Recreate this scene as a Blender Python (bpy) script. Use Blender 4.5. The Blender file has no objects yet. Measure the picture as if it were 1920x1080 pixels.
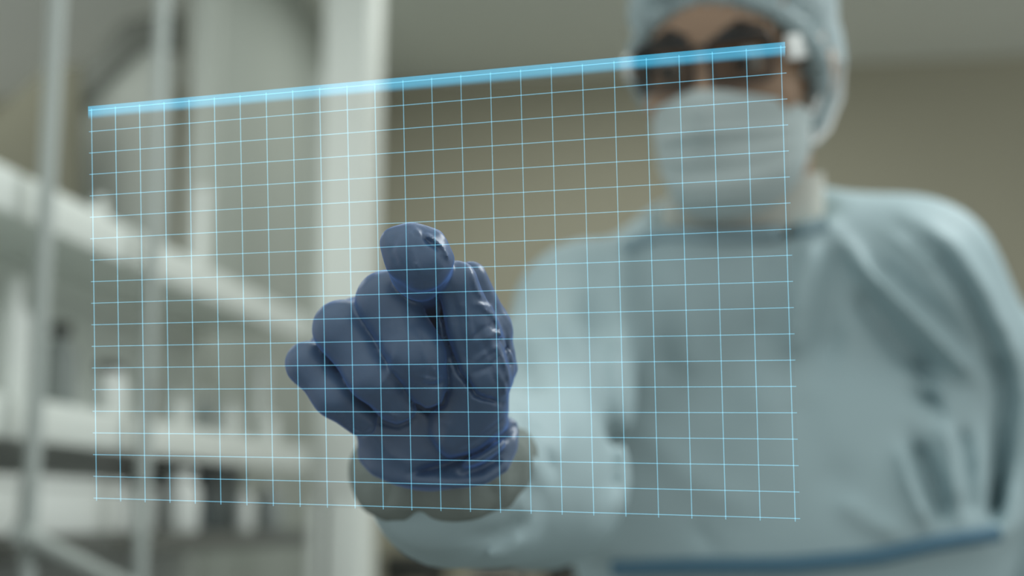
import bpy, bmesh, math, random
import numpy as np
from mathutils import Vector, Matrix

S = bpy.context.scene
COL = S.collection
random.seed(4)
RNG = np.random.default_rng(7)

# ------------------------------------------------------------------ camera
FPX = 2667.0                                   # 50 mm lens on a 36 mm wide sensor, 1920 px frame
PITCH, YAW = math.radians(9.3), math.radians(8.0)
CAM = np.array([0.0, 0.0, 1.17])
FW = np.array([-math.sin(YAW) * math.cos(PITCH), math.cos(YAW) * math.cos(PITCH), math.sin(PITCH)])
RT = np.array([math.cos(YAW), math.sin(YAW), 0.0])
UP = np.cross(RT, FW)


def at(x, y, d):
    """point seen at photo position x, y at distance d along the view axis"""
    return CAM + FW * d + RT * ((x - 960) / FPX * d) + UP * ((540 - y) / FPX * d)


def on_x(px_, py_, x):
    r = at(px_, py_, 1) - CAM
    return CAM + r * (x / r[0])


def on_y(px_, py_, y):
    r = at(px_, py_, 1) - CAM
    return CAM + r * (y / r[1])


cd = bpy.data.cameras.new('camera')
cam = bpy.data.objects.new('camera', cd)
COL.objects.link(cam)
cam.matrix_world = Matrix(((RT[0], UP[0], -FW[0], CAM[0]), (RT[1], UP[1], -FW[1], CAM[1]),
                           (RT[2], UP[2], -FW[2], CAM[2]), (0, 0, 0, 1)))
cd.sensor_width = 36
cd.lens = FPX * 36 / 1920
cd.clip_start = 0.02
cd.dof.use_dof = True
cd.dof.focus_distance = 0.545
cd.dof.aperture_fstop = 4.5
S.camera = cam

# ------------------------------------------------------------------ world, lamps, exposure
W = bpy.data.worlds.new('room_ambient')
S.world = W
W.use_nodes = True
_wt = W.node_tree
_bg = _wt.nodes['Background']
_tc = _wt.nodes.new('ShaderNodeTexCoord')
_sp = _wt.nodes.new('ShaderNodeSeparateXYZ')
_rp = _wt.nodes.new('ShaderNodeValToRGB')           # ambient gradient shaped to give top light, in place of the unseen lab
_mp = _wt.nodes.new('ShaderNodeMapRange')
_mp.inputs[1].default_value, _mp.inputs[2].default_value = -1, 1
_wt.links.new(_tc.outputs['Generated'], _sp.inputs[0])
_wt.links.new(_sp.outputs['Z'], _mp.inputs[0])
_wt.links.new(_mp.outputs[0], _rp.inputs[0])
_wt.links.new(_rp.outputs[0], _bg.inputs[0])
_rp.color_ramp.elements[0].position, _rp.color_ramp.elements[0].color = 0.36, (0.47, 0.49, 0.48, 1)
_rp.color_ramp.elements[1].position, _rp.color_ramp.elements[1].color = 0.85, (0.92, 1.0, 0.97, 1)
_bg.inputs[1].default_value = 1.0
S.view_settings.view_transform = 'Standard'
S.view_settings.look = 'None'
S.view_settings.exposure = 0.0
S.view_settings.gamma = 1.0
S.view_settings.use_curve_mapping = False


def area(name, loc, target, sx, sy, power, color=(1, 1, 1)):
    l = bpy.data.lights.new(name, 'AREA')
    l.shape = 'RECTANGLE'
    l.size, l.size_y = sx, sy
    l.energy = power
    l.color = color
    o = bpy.data.objects.new(name, l)
    COL.objects.link(o)
    o.location = loc
    o.rotation_euler = (Vector(target) - Vector(loc)).to_track_quat('-Z', 'Y').to_euler()
    return o


area('ceiling_lamp_front', (-0.35, 2.1, 2.68), (-0.35, 2.1, 0), 1.2, 0.6, 8, (0.93, 1.0, 0.96))
area('ceiling_lamp_back', (-0.3, 3.85, 2.68), (-0.3, 3.85, 0), 1.2, 0.6, 9, (0.95, 1.0, 0.95))
area('fill_light_left', (-2.1, 3.0, 2.68), (-2.1, 3.0, 0), 0.6, 1.2, 9, (0.95, 1.0, 0.95))  # added unseen light, brightens the hood and the ceiling beyond the rack
area('ceiling_lamp_right', (1.05, 1.75, 2.62), (0.35, 1.3, 1.3), 0.8, 0.5, 21, (0.95, 1.0, 1.0))


# ------------------------------------------------------------------ helpers
def tag(o, label=None, cat=None, group=None, kind=None):
    if label: o['label'] = label
    if cat: o['category'] = cat
    if group: o['group'] = group
    if kind: o['kind'] = kind
    return o


def empty(name, loc, label, cat, group=None, rz=0):
    o = bpy.data.objects.new(name, None)
    COL.objects.link(o)
    o.location = loc
    o.rotation_euler.z = rz
    o.empty_display_size = 0.05
    return tag(o, label, cat, group)


def mat(name, color, rough=0.5, metallic=0.0, var=0.06, scale=6.0, bump=0.0, bscale=60.0, transl=0.0, coat=0.0, spec=0.5):
    m = bpy.data.materials.new(name)
    m.use_nodes = True
    nt = m.node_tree
    b = nt.nodes['Principled BSDF']
    b.inputs['Roughness'].default_value = rough
    b.inputs['Metallic'].default_value = metallic
    b.inputs['Specular IOR Level'].default_value = spec
    b.inputs['Coat Weight'].default_value = coat
    tc = nt.nodes.new('ShaderNodeTexCoord')
    n = nt.nodes.new('ShaderNodeTexNoise')
    n.inputs['Scale'].default_value = scale
    n.inputs['Detail'].default_value = 4
    nt.links.new(tc.outputs['Object'], n.inputs['Vector'])
    mix = nt.nodes.new('ShaderNodeMix')
    mix.data_type = 'RGBA'
    c = np.array(color)
    mix.inputs[6].default_value = (*np.clip(c * (1 - var), 0, 1), 1)
    mix.inputs[7].default_value = (*np.clip(c * (1 + var), 0, 1), 1)
    nt.links.new(n.outputs['Fac'], mix.inputs[0])
    nt.links.new(mix.outputs[2], b.inputs['Base Color'])
    if bump:
        n2 = nt.nodes.new('ShaderNodeTexNoise')
        n2.inputs['Scale'].default_value = bscale
        n2.inputs['Detail'].default_value = 6
        nt.links.new(tc.outputs['Object'], n2.inputs['Vector'])
        bp = nt.nodes.new('ShaderNodeBump')
        bp.inputs['Strength'].default_value = bump
        bp.inputs['Distance'].default_value = 0.002
        nt.links.new(n2.outputs['Fac'], bp.inputs['Height'])
        nt.links.new(bp.outputs['Normal'], b.inputs['Normal'])
    if transl:
        t = nt.nodes.new('ShaderNodeBsdfTranslucent')
        nt.links.new(mix.outputs[2], t.inputs['Color'])
        ms = nt.nodes.new('ShaderNodeMixShader')
        ms.inputs[0].default_value = transl
        nt.links.new(b.outputs[0], ms.inputs[1])
        nt.links.new(t.outputs[0], ms.inputs[2])
        nt.links.new(ms.outputs[0], nt.nodes['Material Output'].inputs['Surface'])
    return m


def glow_mat(name, color, strength, fade=None, trans=(1, 1, 1)):
    """light-projected film: clear, gives off its own coloured light"""
    m = bpy.data.materials.new(name)
    m.use_nodes = True
    nt = m.node_tree
    nt.nodes.clear()
    out = nt.nodes.new('ShaderNodeOutputMaterial')
    e = nt.nodes.new('ShaderNodeEmission')
    e.inputs['Color'].default_value = (*color, 1)
    e.inputs['Strength'].default_value = strength
    t = nt.nodes.new('ShaderNodeBsdfTransparent')
    t.inputs['Color'].default_value = (*trans, 1)
    a = nt.nodes.new('ShaderNodeAddShader')
    nt.links.new(e.outputs[0], a.inputs[0])
    nt.links.new(t.outputs[0], a.inputs[1])
    nt.links.new(a.outputs[0], out.inputs['Surface'])
    if fade:                                    # the strip's glow is faded to nothing along its lower edge
        at_ = nt.nodes.new('ShaderNodeAttribute')
        at_.attribute_name = 'thickness'  # carries the glow fade as emission strength
        mu = nt.nodes.new('ShaderNodeMath')
        mu.operation = 'MULTIPLY'
        mu.inputs[1].default_value = strength
        nt.links.new(at_.outputs['Fac'], mu.inputs[0])
        nt.links.new(mu.outputs[0], e.inputs['Strength'])
    return m


def mesh_obj(name, verts, faces, m=None, parent=None, smooth=True):
    me = bpy.data.meshes.new(name)
    verts = np.asarray(verts, dtype=np.float64)
    if parent is not None:
        verts = verts - np.array(world_loc(parent))
    me.from_pydata(verts.tolist(), [], [tuple(int(i) for i in f) for f in faces])
    me.update()
    if smooth:
        me.polygons.foreach_set('use_smooth', [True] * len(me.polygons))
    if m: me.materials.append(m)
    o = bpy.data.objects.new(name, me)
    COL.objects.link(o)
    if parent is not None: o.parent = parent
    return o


def world_loc(o):
    p = Vector((0, 0, 0))
    while o is not None:
        p = p + o.location
        o = o.parent
    return p


def bm_obj(name, bm, m=None, parent=None, smooth=False):
    me = bpy.data.meshes.new(name)
    bm.normal_update()
    if smooth:
        for f in bm.faces: f.smooth = True
        for e in bm.edges:
            if len(e.link_faces) == 2 and e.calc_face_angle(0) > 0.7: e.smooth = False
    bm.to_mesh(me)
    bm.free()
    if m: me.materials.append(m)
    o = bpy.data.objects.new(name, me)
    COL.objects.link(o)
    if parent is not None: o.parent = parent
    return o


def add_box(bm, lo, hi, bev=0.0):
    lo, hi = Vector(lo), Vector(hi)
    r = bmesh.ops.create_cube(bm, size=1.0)
    vs = r['verts']
    for v in vs:
        v.co = Vector([(lo[i] + hi[i]) / 2 + v.co[i] * (hi[i] - lo[i]) for i in range(3)])
    if bev:
        es = list({e for v in vs for e in v.link_edges})
        bmesh.ops.bevel(bm, geom=es, offset=bev, segments=2, affect='EDGES', profile=0.5)


def add_lathe(bm, prof, center=(0, 0, 0), seg=28):
    """prof: list of (radius, z)"""
    cx, cy, cz = center
    rings = []
    for r, z in prof:
        rings.append([bm.verts.new((cx + r * math.cos(2 * math.pi * k / seg), cy + r * math.sin(2 * math.pi * k / seg), cz + z)) for k in range(seg)])
    for a, b in zip(rings, rings[1:]):
        for k in range(seg):
            bm.faces.new((a[k], a[(k + 1) % seg], b[(k + 1) % seg], b[k]))
    bm.faces.new(list(reversed(rings[0])))
    bm.faces.new(rings[-1])


def add_tube(bm, pts, rad, seg=12, closed=False):
    pts = [Vector(p) for p in pts]
    n = len(pts)
    rads = rad if isinstance(rad, (list, tuple)) else [rad] * n
    rings = []
    prev = None
    for i, p in enumerate(pts):
        if closed:
            t = (pts[(i + 1) % n] - pts[i - 1]).normalized()
        else:
            t = (pts[min(i + 1, n - 1)] - pts[max(i - 1, 0)]).normalized()
        if prev is None:
            a = t.orthogonal().normalized()
        else:
            a = (prev - t * prev.dot(t)).normalized()
        prev = a
        b = t.cross(a)
        rings.append([bm.verts.new(p + (a * math.cos(2 * math.pi * k / seg) + b * math.sin(2 * math.pi * k / seg)) * rads[i]) for k in range(seg)])
    pairs = list(zip(rings, rings[1:])) + ([(rings[-1], rings[0])] if closed else [])
    for a, b in pairs:
        for k in range(seg):
            bm.faces.new((a[k], a[(k + 1) % seg], b[(k + 1) % seg], b[k]))
    if not closed:
        bm.faces.new(list(reversed(rings[0])))
        bm.faces.new(rings[-1])


def box_obj(name, lo, hi, m, parent=None, bev=0.0, kind=None):
    bm = bmesh.new()
    add_box(bm, lo, hi, bev)
    o = bm_obj(name, bm, m, parent, smooth=bev > 0)
    if kind: o['kind'] = kind
    return o


# ---- signed-distance modelling: blended limbs, cloth and glove as single skins
class Field:
    def __init__(self, lo, hi, h):
        self.lo = np.array(lo, float); self.h = h
        n = np.ceil((np.array(hi) - self.lo) / h).astype(int) + 1
        self.n = n
        ax = [(self.lo[i] + h * np.arange(n[i])).astype(np.float32) for i in range(3)]
        self.X, self.Y, self.Z = np.meshgrid(*ax, indexing='ij', sparse=True)
        self.d = np.full(tuple(n), 1.0, np.float32)

    def cone(self, a, b, ra, rb, flat=None):
        a = np.array(a, float); b = np.array(b, float)
        ba = b - a
        L = float(ba @ ba) + 1e-12
        px, py, pz = self.X - a[0], self.Y - a[1], self.Z - a[2]
        t = np.clip((px * ba[0] + py * ba[1] + pz * ba[2]) / L, 0, 1)
        qx, qy, qz = px - t * ba[0], py - t * ba[1], pz - t * ba[2]
        s = qx * qx + qy * qy + qz * qz
        if flat is not None:
            ax, k = np.array(flat[0], float), flat[1]
            ax = ax / np.linalg.norm(ax)
            w = qx * ax[0] + qy * ax[1] + qz * ax[2]
            s = s + w * w * (1 / (k * k) - 1)
        r = np.sqrt(s) - (ra + (rb - ra) * t)
        return (r * (flat[1] if flat is not None and flat[1] < 1 else 1.0)).astype(np.float32) if flat is not None else r.astype(np.float32)

    def ell(self, c, M, rad):
        """ellipsoid, M rows = local axes"""
        c = np.array(c, float)
        px, py, pz = self.X - c[0], self.Y - c[1], self.Z - c[2]
        s = 0
        for i in range(3):
            w = (px * M[i][0] + py * M[i][1] + pz * M[i][2]) / rad[i]
            s = s + w * w
        return ((np.sqrt(s) - 1) * min(rad)).astype(np.float32)

    def add(self, f, k=0.0):
        self.d = smin(self.d, f, k)

    def cut(self, f, k=0.0):
        self.d = -smin(-self.d, f, k)

    def displace(self, fn, band=0.03):
        idx = np.nonzero(np.abs(self.d) < band)
        P = np.stack([self.lo[i] + self.h * idx[i] for i in range(3)], 1)
        self.d[idx] -= fn(P).astype(np.float32)

    def mesh(self):
        d = self.d
        ins = d < 0
        n = np.array(d.shape) - 1
        corners = [(i, j, k) for i in (0, 1) for j in (0, 1) for k in (0, 1)]
        cnt = sum(ins[i:i + n[0], j:j + n[1], k:k + n[2]].astype(np.int8) for i, j, k in corners)
        cells = np.nonzero((cnt > 0) & (cnt < 8))
        ids = np.full(tuple(n), -1, np.int64)
        m = len(cells[0])
        ids[cells] = np.arange(m)
        pos = np.zeros((m, 3)); num = np.zeros(m)
        base = np.stack(cells, 1)
        for a in corners:
            for ax in range(3):
                if a[ax] == 0:
                    b = list(a); b[ax] = 1
                    ca = base + np.array(a); cb = base + np.array(b)
                    da = d[ca[:, 0], ca[:, 1], ca[:, 2]].astype(float); db = d[cb[:, 0], cb[:, 1], cb[:, 2]].astype(float)
                    x = (da < 0) != (db < 0)
                    t = np.where(x, da / np.where(x, da - db, 1), 0)
                    p = ca.astype(float); p[:, ax] += t
                    pos[x] += p[x]; num[x] += 1
        V = pos / num[:, None] * self.h + self.lo
        F = []
        for ax in range(3):
            u, v = (ax + 1) % 3, (ax + 2) % 3
            s0 = [slice(None)] * 3; s1 = [slice(None)] * 3
            s0[ax] = slice(0, -1); s1[ax] = slice(1, None)
            A, B = ins[tuple(s0)], ins[tuple(s1)]
            e = np.stack(np.nonzero(A != B), 1)
            ok = (e[:, u] > 0) & (e[:, v] > 0) & (e[:, u] < n[u]) & (e[:, v] < n[v])
            e = e[ok]
            sgn = A[e[:, 0], e[:, 1], e[:, 2]]
            def cid(du, dv):
                q = e.copy(); q[:, u] -= du; q[:, v] -= dv
                return ids[q[:, 0], q[:, 1], q[:, 2]]
            quad = np.stack([cid(1, 1), cid(0, 1), cid(0, 0), cid(1, 0)], 1)
            quad[~sgn] = quad[~sgn][:, ::-1]
            F.append(quad)
        return V, np.concatenate(F)


def smin(a, b, k):
    if k <= 0: return np.minimum(a, b)
    h = np.maximum(k - np.abs(a - b), 0) / k
    return np.minimum(a, b) - h * h * k * 0.25


def smooth_mod(o, it=2, f=0.5):
    s = o.modifiers.new('smooth', 'SMOOTH')
    s.iterations = it
    s.factor = f


def proj(P):
    v = P - CAM
    d = v @ FW
    return 960 + FPX * (v @ RT) / d, 540 - FPX * (v @ UP) / d, d


def ridge(u, v, pts, w, amp):
    """cloth or glove ridge (amp > 0) or crease (amp < 0) along a line, tapering at the ends"""
    best = np.full(u.shape, 1e9); bt = np.zeros(u.shape)
    n = len(pts) - 1
    for i in range(n):
        (x0, y0), (x1, y1) = pts[i], pts[i + 1]
        dx, dy = x1 - x0, y1 - y0
        t = np.clip(((u - x0) * dx + (v - y0) * dy) / (dx * dx + dy * dy), 0, 1)
        q = (u - x0 - t * dx) ** 2 + (v - y0 - t * dy) ** 2
        b = q < best
        best = np.where(b, q, best); bt = np.where(b, (i + t) / n, bt)
    taper = np.clip(np.minimum(bt, 1 - bt) * 6, 0.25, 1)
    return amp * taper * np.exp(-best / (w * w))


def waves(P, freq, seed, octaves=3):
    r = np.random.default_rng(seed)
    out = np.zeros(len(P)); a = 1.0
    for o in range(octaves):
        for _ in range(4):
            k = r.normal(size=3); k = k / np.linalg.norm(k) * freq * (1.9 ** o) * r.uniform(0.7, 1.3)
            out += a * np.sin(P @ k + r.uniform(0, 6.28) + 1.3 * np.sin(P @ (k[[1, 2, 0]] * 0.6)))
        a *= 0.5
    return out / 4


# ------------------------------------------------------------------ materials
M_brown = mat('brown_wall_paint', (0.46, 0.435, 0.34), 0.8, var=0.05, scale=1.5)
M_grey = mat('grey_green_wall_paint', (0.41, 0.445, 0.41), 0.7, var=0.03, scale=1.5)
M_ceil = mat('ceiling_paint', (0.80, 0.83, 0.78), 0.9, var=0.03, scale=1.2)
M_floor = mat('grey_floor_vinyl', (0.16, 0.16, 0.145), 0.45, var=0.10, scale=3)
M_white = mat('white_coated_metal', (0.74, 0.78, 0.74), 0.45, var=0.02)
M_colm = mat('white_column_paint', (0.80, 0.84, 0.80), 0.6, var=0.015)
M_post = mat('grey_metal_tube', (0.42, 0.46, 0.44), 0.5, 0.0, var=0.03)
M_plast = mat('white_plastic', (0.74, 0.77, 0.74), 0.4, var=0.02)
M_greyp = mat('grey_plastic', (0.30, 0.33, 0.32), 0.5, var=0.05)
M_dark = mat('dark_plastic', (0.045, 0.045, 0.04), 0.5, var=0.1)
M_olive = mat('olive_board', (0.17, 0.165, 0.12), 0.8, var=0.05)
M_board = mat('grey_board', (0.52, 0.55, 0.51), 0.7, var=0.03)
M_edge = mat('shaded_edge_grey', (0.14, 0.15, 0.13), 0.6, var=0.05)  # the sloping board's shaded edge, put into the colour
M_gown = mat('pale_blue_nonwoven_cloth', (0.44, 0.575, 0.61), 0.62, var=0.05, scale=5, bump=0.15, bscale=400, transl=0.18)
M_trim = mat('blue_cloth_binding', (0.07, 0.16, 0.23), 0.7, var=0.05)
M_cuff = mat('shaded_knit_cuff', (0.19, 0.225, 0.21), 0.85, var=0.05, scale=20, bump=0.2, bscale=500)  # darker than the gown: sleeve-end shade put into the colour
M_cap = mat('pale_blue_cap_cloth', (0.42, 0.52, 0.54), 0.65, var=0.08, scale=30, bump=0.3, bscale=150, transl=0.2)
M_mask = mat('pale_mask_cloth', (0.50, 0.58, 0.58), 0.7, var=0.03, scale=8, bump=0.1, bscale=300)
M_coll = mat('cream_collar_cloth', (0.74, 0.73, 0.66), 0.8, var=0.03)
M_skin = mat('brown_skin', (0.36, 0.235, 0.155), 0.5, var=0.06, scale=20)
M_glove = mat('blue_nitrile', (0.040, 0.086, 0.172), 0.42, var=0.10, scale=30, bump=0.10, bscale=220, spec=0.8)
_b = M_glove.node_tree.nodes['Principled BSDF']
_b.inputs['Sheen Weight'].default_value = 0.6
_b.inputs['Sheen Tint'].default_value = (0.15, 0.35, 1.0, 1)
_b.inputs['Sheen Roughness'].default_value = 0.35
M_frame = mat('black_frame_plastic', (0.012, 0.011, 0.01), 0.3, var=0.05)
M_temple = mat('white_plastic_and_glare', (0.85, 0.87, 0.85), 0.2, var=0.01, coat=0.6)  # on the glasses the white also stands in for glare
M_eye = mat('eye', (0.5, 0.48, 0.44), 0.2, var=0.02)
M_hair = mat('dark_hair', (0.02, 0.016, 0.012), 0.5, var=0.1)
M_trouser = mat('dark_trouser_cloth', (0.06, 0.07, 0.08), 0.8)
M_line = glow_mat('grid_line_light', (0.23, 0.72, 1.0), 0.235)
M_strip = glow_mat('edge_strip_light', (0.06, 0.52, 0.82), 0.30, fade=True)
M_film = glow_mat('clear_light_film', (0.75, 0.72, 0.68), 0.004, trans=(0.985, 0.985, 0.985))

# ------------------------------------------------------------------ room
H = 2.75
box_obj('floor', (-3.0, -0.8, -0.05), (2.6, 4.95, 0.0), M_floor, kind='structure')
box_obj('ceiling', (-3.0, 1.0, H), (2.6, 4.95, H + 0.05), M_ceil, kind='structure')
box_obj('wall_back', (-3.0, 4.9, 0.0), (2.6, 5.0, H), M_brown, kind='structure')
box_obj('wall_left', (-1.25, 3.30, 0.0), (-1.21, 4.9, H), M_grey, kind='structure')
box_obj('trim_1', (-1.258, 3.25, 0.0), (-1.20, 3.30, H), mat('pale_trim_paint', (0.52, 0.555, 0.51), 0.6, var=0.02), kind='structure')

# ------------------------------------------------------------------ rack
XF, XB = -0.92, -1.19
rack = empty('storage_rack', (-1.05, 2.3, 0.0), 'white metal storage rack with two open shelves and dark worktop along the left', 'rack')


def rel(o, p):
    w = world_loc(o)
    return (p[0] - w.x, p[1] - w.y, p[2] - w.z)


def shelf(z0, z1, y0=1.25, y1=3.2):
    bm = bmesh.new()
    add_box(bm, rel(rack, (XB, y0, z1 - 0.022)), rel(rack, (XF - 0.012, y1, z1)), 0.002)
    add_box(bm, rel(rack, (XF - 0.014, y0, z0)), rel(rack, (XF, y1, z1 + 0.004)), 0.003)      # front lip
    add_box(bm, rel(rack, (XB, y0, z0)), rel(rack, (XB + 0.012, y1, z1 + 0.02)), 0.002)       # back lip
    return bm_obj('shelf', bm, M_white, rack, True)


shelf(1.575, 1.632)
shelf(1.278, 1.332)
bm = bmesh.new()
add_box(bm, rel(rack, (XB, 1.25, 1.115)), rel(rack, (XF, 3.2, 1.150)), 0.004)
bm_obj('worktop', bm, mat('dark_worktop', (0.11, 0.115, 0.105), 0.4), rack, True)
# front tubes, back tubes
for x, y in ((-0.885, on_x(78, 540, -0.885)[1]), (-0.885, on_x(283, 540, -0.885)[1]), (XB + 0.02, 1.3)):
    bm = bmesh.new()
    a = rel(rack, (x, y, 0.0))
    add_tube(bm, [a, (a[0], a[1], 2.72)], 0.0115, 14)
    bm_obj('upright', bm, M_post, rack, True)
bm = bmesh.new()
add_box(bm, rel(rack, (XB - 0.03, 1.25, 0.1)), rel(rack, (XB - 0.012, 3.2, 1.62)))
bm_obj('back_panel', bm, mat('pale_grey_panel', (0.68, 0.72, 0.68), 0.7, var=0.10, scale=5), rack)
bm = bmesh.new()
add_tube(bm, [rel(rack, (-0.862, 1.70, 1.155)), rel(rack, (-0.862, 2.1, 1.06)), rel(rack, (-0.862, 3.1, 0.90))], 0.013, 10)
bm_obj('brace', bm, M_post, rack, True)

# tall white end column of the rack run
colm = empty('column', (-0.86, 3.35, 0.0), 'tall white square column at the far end of the storage rack', 'column')
pl, pr = on_y(602, 300, 3.27), on_y(688, 300, 3.27)
xl, xr = pl[0], pr[0]
bm = bmesh.new()
add_box(bm, rel(colm, (xl, 3.27, 1.22)), rel(colm, (xr, 3.42, H)), 0.006)
bm_obj('shaft', bm, M_colm, colm, True)
bm = bmesh.new()
add_box(bm, rel(colm, (xl - 0.012, 3.27, 0.0)), rel(colm, (xl + 0.013, 3.42, 1.22)), 0.004)
add_box(bm, rel(colm, (xl + 0.03, 3.27, 0.0)), rel(colm, (xr, 3.42, 1.22)), 0.004)
add_box(bm, rel(colm, (xl + 0.03, 3.31, 0.0)), rel(colm, (xl + 0.08, 3.335, 1.22)))
bm_obj('base_panel', bm, M_colm, colm, True)
bm = bmesh.new()
add_box(bm, rel(colm, (xl + 0.013, 3.30, 0.3)), rel(colm, (xl + 0.03, 3.31, 1.20)))
bm_obj('groove', bm, M_dark, colm)
bm = bmesh.new()
add_box(bm, rel(colm, (xl - 0.03, 3.30, 1.6)), rel(colm, (xl, 3.335, 2.27)))
bm_obj('side_channel', bm, M_board, colm)

# ------------------------------------------------------------------ things on the rack


def lathe_thing(name, label, cat, base, prof, m, cap=None, capm=None, group=None, capname='cap'):
    bm = bmesh.new()
    add_lathe(bm, prof)
    o = bm_obj(name, bm, m, None, True)
    o.location = base
    tag(o, label, cat, group)
    if cap:
        bm = bmesh.new()
        add_lathe(bm, cap)
        bm_obj(capname, bm, capm, o, True)
    return o


def bottle(px_, x, z, r, h, label, m=None, capm=None, neck=0.45, group='bottles and jars on the rack', name='bottle', cat='bottle'):
    """stands on the shelf at height z, seen at photo column px_, x across the shelf"""
    p = on_x(px_, 700, x)
    nr = r * neck
    prof = [(r * 0.9, 0), (r, 0.006), (r, h * 0.62), (r * 0.92, h * 0.70), (nr, h * 0.82), (nr, h * 0.88)]
    cap = [(nr * 1.2, h * 0.86), (nr * 1.25, h * 0.87), (nr * 1.25, h * 0.99), (nr * 1.1, h)]
    return lathe_thing(name, label, cat, (x, p[1], z), prof, m or M_plast, cap, capm or M_plast, group)


Z1, Z2, Z3 = 1.6328, 1.3328, 1.1508
bottle(172, -1.03, Z1, 0.016, 0.085, 'small white bottle standing on the upper shelf of the rack')
bottle(48, -1.03, Z1, 0.020, 0.05, 'short white jar at the near end of the upper shelf', neck=0.8, name='jar', cat='jar')
lathe_thing('measuring_cylinder', 'tall pale measuring cylinder standing on the upper shelf', 'cylinder',
            (-1.07, on_x(376, 500, -1.07)[1], Z1),
            [(0.026, 0), (0.026, 0.008), (0.016, 0.014), (0.015, 0.15), (0.019, 0.235), (0.021, 0.24)], M_plast)
bottle(206, -1.0, Z2, 0.028, 0.10, 'white jar with black lid on the middle shelf', capm=M_dark, neck=0.62, name='jar', cat='jar')
bottle(338, -1.04, Z2, 0.022, 0.085, 'white bottle on the middle shelf right of the dark bottle')
bottle(283, -1.03, Z2, 0.013, 0.125, 'slim dark brown bottle on the middle shelf', m=mat('brown_glass', (0.06, 0.045, 0.025), 0.2), capm=M_dark)
bottle(432, -1.05, Z2, 0.026, 0.10, 'wide white bottle in the middle of the middle shelf')
bottle(385, -1.08, Z2, 0.020, 0.11, 'grey bottle on the middle shelf between two white ones', m=M_greyp)
lathe_thing('measuring_cylinder', 'tall white measuring cylinder on the middle shelf near the column', 'cylinder',
            (-1.03, on_x(487, 700, -1.03)[1], Z2),
            [(0.030, 0), (0.030, 0.008), (0.019, 0.016), (0.0175, 0.20), (0.021, 0.205)], M_plast)
bottle(508, -0.98, Z2, 0.018, 0.07, 'small white jar by the column end of the middle shelf', neck=0.8, name='jar', cat='jar')
bottle(110, -1.06, Z2, 0.03, 0.16, 'large grey bottle at the near end of the middle shelf', m=M_greyp, capm=M_dark)
bottle(18, -1.04, Z2, 0.028, 0.20, 'tall white bottle nearest the camera on the middle shelf')


def carton(pl_, pr_, x, z, h, depth, label, m, lid=True):
    a, b = on_x(pl_, 940, x), on_x(pr_, 940, x)
    o = empty('storage_box', (x - depth / 2, (a[1] + b[1]) / 2, z), label, 'box', 'boxes on the lowest rack shelf')
    hl = (b[1] - a[1]) / 2
    bm = bmesh.new()
    add_box(bm, (-depth / 2, -hl, 0), (depth / 2, hl, h * 0.82), 0.004)
    bm_obj('bin', bm, m, o, True)
    bm = bmesh.new()
    add_box(bm, (-depth / 2 - 0.004, -hl - 0.004, h * 0.80), (depth / 2 + 0.004, hl + 0.004, h), 0.004)
    bm_obj('lid', bm, m, o, True)
    return o


carton(-60, 36, -0.95, Z3, 0.082, 0.15, 'white box cut off by the left edge of the photo', M_plast)
carton(52, 232, -0.95, Z3, 0.084, 0.15, 'long white box in the middle of the lowest rack shelf', M_plast)
carton(243, 292, -0.96, Z3, 0.075, 0.12, 'small white box right of the long white box', M_plast)
carton(395, 452, -1.0, Z3, 0.14, 0.13, 'dark grey instrument box between white bottles', mat('slate_plastic', (0.14, 0.165, 0.165), 0.5))
bottle(345, -0.96, Z3, 0.036, 0.115, 'fat white bottle right of the small white box on the lowest shelf', neck=0.6)
bottle(466, -0.95, Z3, 0.019, 0.085, 'small white bottle in front of the dark grey box')
bottle(512, -0.965, Z3, 0.030, 0.10, 'grey bottle next to the column on the lowest shelf', m=M_greyp)

# cabinet under the rack with dark front
cab = empty('base_cabinet', (-1.05, 2.25, 0.0), 'dark grey cabinet standing under the rack shelves', 'cabinet')
bm = bmesh.new()
add_box(bm, (-0.08, -0.93, 0.0), (0.10, 0.90, 1.0), 0.004)
bm_obj('carcass', bm, mat('cabinet_grey', (0.14, 0.145, 0.135), 0.6), cab, True)
for k in range(4):
    y0 = -0.92 + k * 0.455
    bm = bmesh.new()
    add_box(bm, (0.10, y0, 0.05), (0.115, y0 + 0.44, 0.98), 0.003)
    dr = bm_obj('door', bm, mat('cabinet_door_grey', (0.13, 0.135, 0.125), 0.5), cab, True)
    bm = bmesh.new()
    add_tube(bm, [(0.115, y0 + 0.40, 0.75), (0.14, y0 + 0.40, 0.755), (0.14, y0 + 0.40, 0.90), (0.115, y0 + 0.40, 0.905)], 0.006, 8)
    bm_obj('handle', bm, M_post, dr, True)

# slanted hood beyond the rack: olive recess, edge strip with shade painted in, grey sloping board


def prism(name, pix, y0, thick, m, parent):
    """flat board with an outline, standing at depth y0 with real thickness"""
    f = [on_y(a, b, y0) for a, b in pix]
    bk = [p + np.array([0, thick, 0]) for p in f]
    n = len(f)
    faces = [list(range(n)), list(range(2 * n - 1, n - 1, -1))] + [[i, i + n, (i + 1) % n + n, (i + 1) % n] for i in range(n)]
    return mesh_obj(name, f + bk, faces, m, parent, smooth=False)


hood = empty('extraction_hood', (-1.75, 3.75, 0.0), 'grey sloping extraction hood with shade painted on its edge behind the rack', 'hood')
prism('side_board', [(-120, 1000), (-120, 470), (105, 240), (250, 85), (296, 78), (322, 90), (322, 1000)], 3.75, 0.02, M_board, hood)
prism('edge_strip', [(-120, 480), (-120, 395), (105, 178), (232, 40), (330, 20), (330, 92), (262, 88), (105, 245)], 3.73, 0.05, M_edge, hood)
prism('inner_panel', [(-120, 620), (-120, 330), (0, 205), (88, 128), (150, 120), (150, 620)], 3.60, 0.02, M_olive, hood)

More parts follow.
